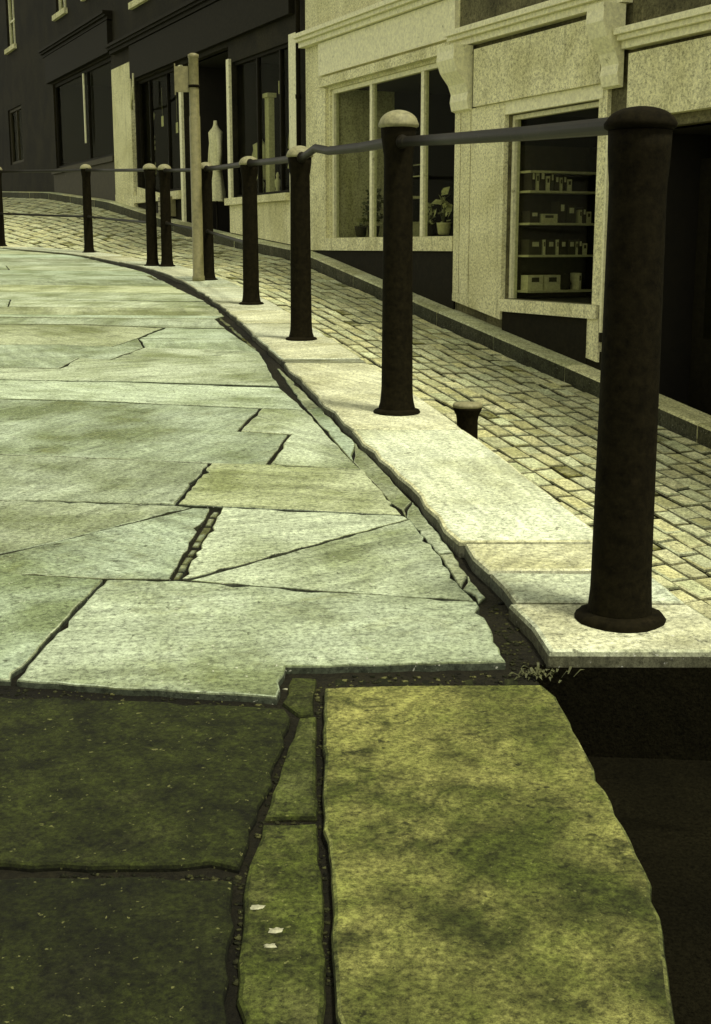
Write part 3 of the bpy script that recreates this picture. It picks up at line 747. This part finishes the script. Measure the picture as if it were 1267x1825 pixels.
# --- dark shop at the far left
s1 = Shop('black painted shop at the far left with a brown panel under its dark glass', -22.0, -15.205, 9.2, 'dgrit')
s1.window(-21.3, -15.5, 3.15, 5.3, mull=(-17.9,), fr=.08, mw=.05, mat='dark')
s1.strip('window_frame', 'white', -18.02, -17.95, 3.6, 5.2, .03)
s1.strip('sill', 'brown', -21.5, -15.3, 3.03, 3.146, .10, .06)
s1.sloped('stall_riser', 'brown', -21.5, -15.3, 3.028, .04, lo=0)
s1.strip('fascia', 'dark', -21.6, -15.3, 5.34, 6.0, .12); s1.cornice(-21.9, -15.25, 6.02, 'dark')
for a_ in (-20, -17): s1.upper(a_ - .55, a_ + .55, 6.9, 8.4)
s1.wall()
s0 = Shop('farthest dark stone house past the black shop, with one ground floor window', -30., -22.005, 9.6, 'dgrit')
s0.window(-27.5, -25.5, 3.6, 5.2, mull=(-26.5,), fr=.08, mat='brown')
s0.upper(-27, -25.8, 6.9, 8.4); s0.wall()

# --- shop past the nearest bollard
s5 = Shop('pale shop front beyond the nearest bollard with a dark recessed door', 3.305, 11.5, 6.2, 'grit')
s5.open.append((3.5, 4.75, -.72, 2.25)); s5.interior(3.5, 4.75, -.70, 2.23, 1.6); s5.door(3.55, 4.7, -.64, 2.0, 'dark', .7)
s5.window(5.1, 8.2, .2, 2.2, mull=(6.1, 7.2), fr=.07, y=.12)
s5.strip('fascia', 'render', 3.4, 8.6, 2.35, 2.95, .10); s5.cornice(3.31, 11.4, 3.0)
s5.sloped('stall_riser', 'dark', 5.0, 8.3, .1, .03, lo=-.1); s5.strip('sill', 'render', 5.0, 8.3, .102, .197, .08, .1)
s5.upper(4, 5.2, 4.1, 5.5); s5.upper(6.8, 8, 4.1, 5.5)
s5.wall()

# drainpipe between the clothes shop and the plant shop
p = fw(-4.72, -.07, gl_top(-4.7))
t_ = thing('drainpipe', 'thin black drainpipe on the white post between the clothes shop and plant shop', 'drainpipe', p)
b = MB(); b.lathe([(.034, .02), (.034, 5.4)], n=12)
for z in (.6, 2.2, 3.6): b.lathe([(.045, z), (.045, z + .06)], n=12)
b.build('pipe', 'black', t_)

# ------------------------------------------------------------------ goods in the windows
def at(u, y, z): return fw(u, y, z)
def goods(name, label, cat, u, y, z, group=None): return thing(name, label, cat, at(u, y, z), FROT, group)
# bookshelf on the left wall of the bookshop window
U0, Y0 = 1.125, .14
t_ = goods('bookshelf', 'shelf unit with pale edges on the left side of the bookshop window', 'shelf', U0, Y0, WZ0)
b = MB(); b.box(.0, .02, 0, .95, .01, 1.7); b.build('back_panel', 'brown', t_)
SH = [fu(900, 516)[1] - WZ0 - .02, fu(900, 461)[1] - WZ0 + .03, fu(900, 409)[1] - WZ0 + .06, fu(900, 357)[1] - WZ0 + .09, fu(900, 322)[1] - WZ0 + .09]
for z in SH:
    b = MB(); b.box(.021, .26, .0, .95, z - .012, z + .012); b.build('shelf', 'shelf', t_)
b = MB(); b.box(.021, .25, .952, .975, .01, 1.7); b.build('side_panel', 'dark', t_)
rd = random.Random(11)
def book(y, z, wd, h, mat, label, cat='book', name='book', dep=.17):
    o = goods(name, label, cat, U0 + .05, Y0 + y, WZ0 + z + .012, 'goods on the bookshop shelves')
    b = MB(); b.box(0, dep, 0, wd, 0.001, h); b.build('cover', mat, o)
    b = MB(); b.box(dep + .0005, dep + .003, wd * .25, wd * .75, h * .55, h * .85); b.build('spine_label', 'dcloth' if mat in ('cloth', 'shelf') else 'cloth', o)
for k, (yy, wd) in enumerate(((.04, .20), (.27, .21))):
    book(yy, SH[0], wd, .17, 'cloth', ('pale box with a dark square nearest the left jamb on the bottom bookshop shelf', 'pale box with a dark square second from the left on the bottom bookshop shelf')[k], 'box', 'display_box', .15)
yy = .52; 
for (wd, h, mat), lb in zip(((.05, .22, 'brown'), (.04, .19, 'shelf'), (.07, .23, 'brown'), (.05, .16, 'cloth'), (.04, .21, 'dcloth'), (.06, .18, 'brown')), ['brown book at the left of the fourth bookshop shelf', 'slim pale book second on the fourth bookshop shelf', 'broad brown book third on the fourth bookshop shelf', 'short pale book fourth on the fourth bookshop shelf', 'dark book fifth on the fourth bookshop shelf', 'low brown book at the right end of the fourth bookshop shelf']):
    book(yy - .48, SH[3], wd, h, mat, lb); yy += wd + .012
book(.72, SH[0], .035, .19, 'cloth', 'pale upright book at the right end of the bottom bookshop shelf')
yy = .03; names = ['leftmost dark book on the second bookshop shelf', 'pale book between dark ones on the second bookshop shelf', 'wide dark book in the middle of the second bookshop shelf', 'second pale book on the second bookshop shelf', 'dark book right of the pale ones on the second bookshop shelf', 'rightmost dim book on the second bookshop shelf']
for (wd, mat), lb in zip(((.17, 'dcloth'), (.03, 'cloth'), (.11, 'dcloth'), (.03, 'cloth'), (.09, 'brown'), (.10, 'dcloth')), names):
    book(yy, SH[1], wd, .17, mat, lb); yy += wd + .02
yy = .03
for (wd, h, mat), lb in zip(((.13, .13, 'brown'), (.22, .10, 'shelf'), (.09, .24, 'brown'), (.12, .2, 'dcloth')), ['low brown box at the left of the third bookshop shelf', 'pale flat box on the third bookshop shelf', 'tall brown book on the third bookshop shelf', 'dark book at the right end of the third bookshop shelf']):
    book(yy, SH[2], wd, h, mat, lb); yy += wd + .02
# dark wreath shaped ornament beside the boxes
for shelf_i, y0_, word in ((1, .66, 'second'), (2, .70, 'third'), (3, .42, 'fourth')):
    for k, (wd, h, mat, wn) in enumerate(((.035, .15, 'shelf', 'slim pale'), (.05, .18, 'brown', 'brown'), (.06, .13, 'cloth', 'short pale'))):
        book(y0_, SH[shelf_i], wd, h, mat, '%s book in the right hand row of the %s bookshop shelf' % (wn, word)); y0_ += wd + .008
o = goods('ornament', 'dark round ornament standing beside the pale boxes in the bookshop', 'ornament', U0 + .12, Y0 + .60, WZ0 + SH[0] + .012, )
b = MB(); b.blob((0, 0, .09), .03, .08, .09, 3, 12, .2); b.build('body', 'dcloth', o)
# small flowers and a ring by the right jamb
o = goods('hanging_flowers', 'small pale flower bunch hanging by the right jamb of the bookshop window', 'flowers', 2.72, .36, fu(1050, 385)[1])
b = MB()
for k in range(18): b.blob((rd.gauss(0, .035), rd.gauss(0, .03), rd.gauss(0, .06)), .014, .014, .012, k, 6)
b.build('petals', 'pleaf', o)
b = MB()
for k in range(10): b.blob((rd.gauss(0, .04), rd.gauss(0, .03), rd.gauss(-.06, .04)), .02, .01, .022, k, 6)
b.tube([(0, 0, .06), (0, 0, .5)], .003, 5); b.build('leaves', 'leaf', o)
o = goods('wire_ring', 'thin pale wire ring standing low by the right jamb of the bookshop window', 'ornament', 2.60, .36, WZ0 + .01)
b = MB(); b.tube([(.055 * math.cos(k * .35), 0, .15 + .075 * math.sin(k * .35)) for k in range(19)], .005, 6); b.tube([(0, 0, 0), (0, 0, .08)], .006, 6); b.build('ring', 'cloth', o)
o = goods('paper_strip', 'pale paper strip pinned inside the right jamb of the bookshop window', 'paper', 2.78, .30, fu(1052, 450)[1])
b = MB(); b.box(-.03, .03, 0, .004, 0, .30); b.build('sheet', 'shelf', o)

# plants in the plant shop
def bush(name, label, cat, u, y, z, h, wd, n, mat, pot='brown', seed=1, grp=None, lw=.035):
    rd = random.Random(seed); o = goods(name, label, cat, u, y, z, grp)
    b = MB(); b.lathe([(.06, 0), (.075, .02), (.09, .13), (.095, .15), (.08, .15)], n=14); b.build('pot', pot, o)
    b = MB()
    for k in range(5): b.tube([(0, 0, .12), (rd.gauss(0, wd * .3), rd.gauss(0, wd * .3), h * rd.uniform(.6, .95))], .006, 5, .002)
    b.build('stem', 'leaf', o)
    b = MB()
    for k in range(n):
        t__ = rd.random(); r = wd * (1 - .5 * t__); c = Vector((rd.gauss(0, r * .5), rd.gauss(0, r * .4), .16 + (h - .16) * t__))
        d = Vector((rd.gauss(0, 1), rd.gauss(0, 1), rd.gauss(.2, .7))).normalized(); s_ = d.cross(Vector((rd.gauss(0, 1), rd.gauss(0, 1), rd.gauss(0, 1)))).normalized(); L_ = lw * rd.uniform(.8, 1.8)
        b.add([c, c + d * L_ * .5 + s_ * L_ * .32, c + d * L_, c + d * L_ * .5 - s_ * L_ * .32], [(0, 1, 2), (0, 2, 3)])
    b.build('leaves', mat, o); return o
bush('potted_plant', 'dark bushy pot plant behind the left light of the plant shop window', 'plant', -2.78, .24, 1.29, .62, .20, 340, 'leaf', seed=2, lw=.05)
bush('potted_plant', 'pale leafed pot plant low in the left corner of the plant shop window', 'plant', -3.15, .22, 1.29, .24, .10, 60, 'pleaf', seed=3)
bush('potted_plant', 'leafy pot plant beside the pale box, middle light of the plant shop window', 'plant', -2.15, .24, 1.29, .70, .17, 220, 'pleaf', seed=4, lw=.045)
bush('vase_of_leaves', 'tall pale sword leaves in a vase at the right light of the plant shop window', 'plant', -.72, .22, 1.30, .50, .10, 26, 'pleaf', 'shelf', seed=5, lw=.09)
o = goods('display_box', 'pale box on the sill behind the pale domed bollard in the plant shop', 'box', -1.95, .18, 1.285)
b = MB(); b.box(0, .42, 0, .2, 0, .17); b.build('carton', 'cloth', o); b = MB(); b.box(-.008, .428, -.008, .208, .172, .19); b.build('lid', 'shelf', o)
o = goods('wire_chair', 'small pale wire chair frame in the middle light of the plant shop window', 'chair', -2.05, .55, 1.29)
b = MB()
b.tube([(-.2, 0, .55), (-.2, 0, .95), (.2, 0, .95), (.2, 0, .55)], .013, 8); b.tube([(-.2, 0, .8), (.2, 0, .8)], .01, 8); b.build('backrest', 'shelf', o)
b = MB(); b.box(-.21, .21, -.36, .0, .50, .53); b.build('seat', 'cloth', o)
for sx, sy in ((-.2, 0), (.2, 0), (-.2, -.35), (.2, -.35)):
    b = MB(); b.tube([(sx, sy, 0), (sx, sy, .5)], .012, 8); b.build('leg', 'shelf', o)

# clothes shop displays
def torso(name, label, u, y, z, h, mat, seed):
    o = goods(name, label, 'clothes display', u, y, z)
    rd = random.Random(seed)
    b = MB(); b.lathe([(.16, 0), (.16, .02), (.02, .04), (.018, h * .45)], n=16); b.build('stand', 'dark', o)
    b = MB(); n = 20; vs_ = []; fs_ = []
    pr = [(.24, .30), (.22, .38), (.17, .50), (.145, .60), (.17, .72), (.185, .82), (.20, .90), (.09, .94), (.055, .97), (.05, 1.0)]
    for r, f in pr:
        for k in range(n):
            a_ = 2 * math.pi * k / n; fold = 1 + (.10 * math.sin(a_ * 7 + seed) if f < .6 else 0)
            vs_.append((r * fold * math.cos(a_), r * .62 * fold * math.sin(a_), f * h))
    for i in range(len(pr) - 1):
        for k in range(n): fs_.append((i * n + k, i * n + (k + 1) % n, (i + 1) * n + (k + 1) % n, (i + 1) * n + k))
    fs_.append(tuple((len(pr) - 1) * n + k for k in range(n))); b.add(vs_, fs_, 1, 0, True); b.build('dress', mat, o)
    b = MB()
    for sx in (-1, 1): b.tube([(sx * .18, 0, .88 * h), (sx * .25, -.02, .72 * h), (sx * .24, -.05, .55 * h)], .05, 8, .04)
    b.build('sleeve', mat, o)
    return o
torso('dress_form', 'pale jacket on a stand just right of the sign pole', -9.35, .24, 1.36, 2.05, 'cloth', 1)
torso('dress_form', 'pale dress on a stand at the right end of the clothes shop window', -5.45, .24, 1.99, 1.25, 'cloth', 4)
torso('dress_form', 'dim dress on a stand left of the sign pole in the clothes shop', -10.95, .26, 2.24, 1.15, 'shelf', 2)
o = goods('display_column', 'slim pale column standing inside the right clothes shop window', 'column', -6.62, .22, 1.99)
b = MB(); b.box(-.12, .12, -.08, .08, 0, .05); b.box(-.085, .085, -.05, .05, .052, 1.55); b.box(-.11, .11, -.08, .08, 1.552, 1.62); b.build('shaft', 'cloth', o)
for k, (uu, lb) in enumerate(((-7.35, 'small pale ornament left of the slim column in the clothes shop window'), (-6.25, 'small pale figure right of the slim column in the clothes shop window'), (-6.98, 'low pale ornament at the foot of the slim column'))):
    o = goods('ornament', lb, 'ornament', uu, .20, 1.985)
    b = MB(); b.lathe([(.05, 0), (.055, .04), (.03, .09), (.05, .16), (.055, .22), (.02, .27), (.032, .31), (.01, .36)], n=12); b.build('body', 'cloth', o)
    b = MB(); b.box(-.07, .07, -.07, .07, -.001, .012); b.build('base', 'dark', o)
o = goods('paper_garland', 'curling pale paper garland hanging beside the wide pilaster', 'garland', -13.15, .2, 2.62)
b = MB(); b.tube([(.10 * math.sin(k * .75) + .03 * math.sin(k * 2.1), .03 * math.cos(k * .9), .06 * k) for k in range(22)], .02, 6); b.build('ribbon', 'cloth', o)
b = MB()
for k in range(12): b.blob((.1 * math.sin(k * 1.3) + rd.gauss(0, .05), 0, .11 * k), .035, .02, .04, k, 6, .3)
b.build('paper_leaf', 'shelf', o)
for k, (uu, zz, lb) in enumerate(((-12.4, 3.75, 'small pale card hanging high in the left clothes shop window'), (-11.45, 3.55, 'small pale card hanging left of the sign plate'), (-6.05, 3.75, 'small pale card hanging above the dress in the right clothes shop window'))):
    o = goods('hanging_card', lb, 'card', uu, .18, zz)
    b = MB(); b.box(-.07, .07, 0, .006, -.2, 0); b.build('card', 'cloth', o)
    b = MB(); b.tube([(0, .003, 0), (0, .003, .55)], .003, 5); b.build('string', 'shelf', o)
torso('dress_form', 'pale blouse on a low stand left of the slim column in the clothes shop', -7.25, .3, 1.99, .95, 'shelf', 6)
bush('potted_plant', 'small leafy pot plant on the sill right of the pale box in the plant shop', 'plant', -1.35, .34, 1.29, .42, .13, 110, 'pleaf', seed=12)
o = goods('hanging_bracket', 'pale iron bracket with hanging rods high beside the wide pilaster', 'bracket', -13.55, -.12, 3.80)
b = MB(); b.tube([(0, 0, .18), (.5, -.15, .22), (1.2, -.30, .50)], .025, 8); b.build('arm', 'cloth', o)
for xx, yy in ((.25, -.08), (1.15, -.28)):
    b = MB(); b.tube([(xx, yy, .24), (xx, yy, .75)], .02, 8); b.build('rod', 'shelf', o)
o = goods('shop_crate', 'pale slatted crate on the ground behind the close pair of bollards', 'crate', -11.55, -.22, gl_top(-11.3) + .02)
b = MB()
for k in range(4): b.box(0, .55, 0, .018, .03 + k * .09, .105 + k * .09)
b.box(0, .018, .02, .19, .0, .38); b.box(.532, .55, .02, .19, 0, .38); b.box(.02, .53, .03, .18, 0.01, .02); b.build('slats', 'pole', o)

# ------------------------------------------------------------------ small things at the near kerb
x, y = path(958, 1196)
t_ = thing('weed_tuft', 'small pale weed tuft in the dark gap at the corner of the kerb slab', 'weed', (x, y, SL * y - .012))
b = MB(); rd = random.Random(9)
for k in range(70):
    a_ = rd.uniform(0, 6.28); l = rd.uniform(.012, .042); d = Vector((math.cos(a_), math.sin(a_), rd.uniform(.4, 1.6))).normalized(); s_ = Vector((-math.sin(a_), math.cos(a_), 0)) * .0035
    c = Vector((rd.gauss(0, .03), rd.gauss(0, .018), .0)); m_ = c + d * l * .6; e_ = c + d * l + Vector((0, 0, -.012))
    b.add([c - s_ * .5, c + s_ * .5, m_ + s_, m_ - s_, e_], [(0, 1, 2, 3), (3, 2, 4)])
b.build('leaves', 'mleaf', t_)
for (px, py, r, lb) in ((514, 1216, .011, 'pale pebble in the joint at the notch of the big cracked flag'), (460, 1614, .012, 'pale chip lying on the narrow strip nearest the left flag'), (492, 1655, .014, 'pale chip lying mid strip, the largest of three'), (482, 1682, .011, 'pale chip lowest on the narrow strip'), (612, 1215, .009, 'pale pebble lying in the dark open joint')):
    x, y = path(px, py); b = MB(); r *= .75; b.blob((0, 0, 0), r * 1.5, r * .8, r * .28, int(px), 8, .42); o = b.build('stone_chip', 'chip')
    o.location = (x, y, SL * y + (-.018 if px in (514, 612) else -.004) ); tag(o, lb, 'stone')

gm = MB(); rd = random.Random(21)
def gritfill(poly, n, big=1.):
    xs = [p[0] for p in poly]; ys_ = [p[1] for p in poly]; k = 0
    while k < n:
        px, py = rd.uniform(min(xs), max(xs)), rd.uniform(min(ys_), max(ys_))
        if not inside(px, py, poly): continue
        k += 1; x, y = path(px, py); tq = rd.choice([.10, .14, .2, .3, .45]); r_ = rd.choice([.0012, .0015, .002, .002, .003, .004, .006]) * big
        gm.blob((x, y, SL * y - .017 + r_ * .15), r_ * rd.uniform(.8, 1.5), r_ * rd.uniform(.7, 1.2), r_ * .5, k, 6, .45); 
        for q in range(len(gm.t) - 24, len(gm.t)): gm.t[q] = tq
gritfill([(580, 1192), (960, 1188), (965, 1220), (580, 1222)], 260)
gritfill([(562, 1205), (578, 1205), (574, 1460), (592, 1740), (580, 1740), (562, 1460)], 170)
gritfill([(105, 1541), (432, 1547), (428, 1563), (105, 1556)], 120)
gritfill([(500, 1340), (512, 1330), (436, 1560), (424, 1740), (414, 1740), (428, 1560)], 90)
gritfill([(866, 1078), (890, 1060), (972, 1180), (908, 1184)], 160, 1.3)
gritfill([(470, 1452), (562, 1450), (562, 1463), (468, 1466)], 40)
gritfill([(0, 1215), (200, 1224), (497, 1247), (500, 1256), (0, 1236)], 150)
o = gm.build('joint_grit', 'fore'); o['kind'] = 'stuff'
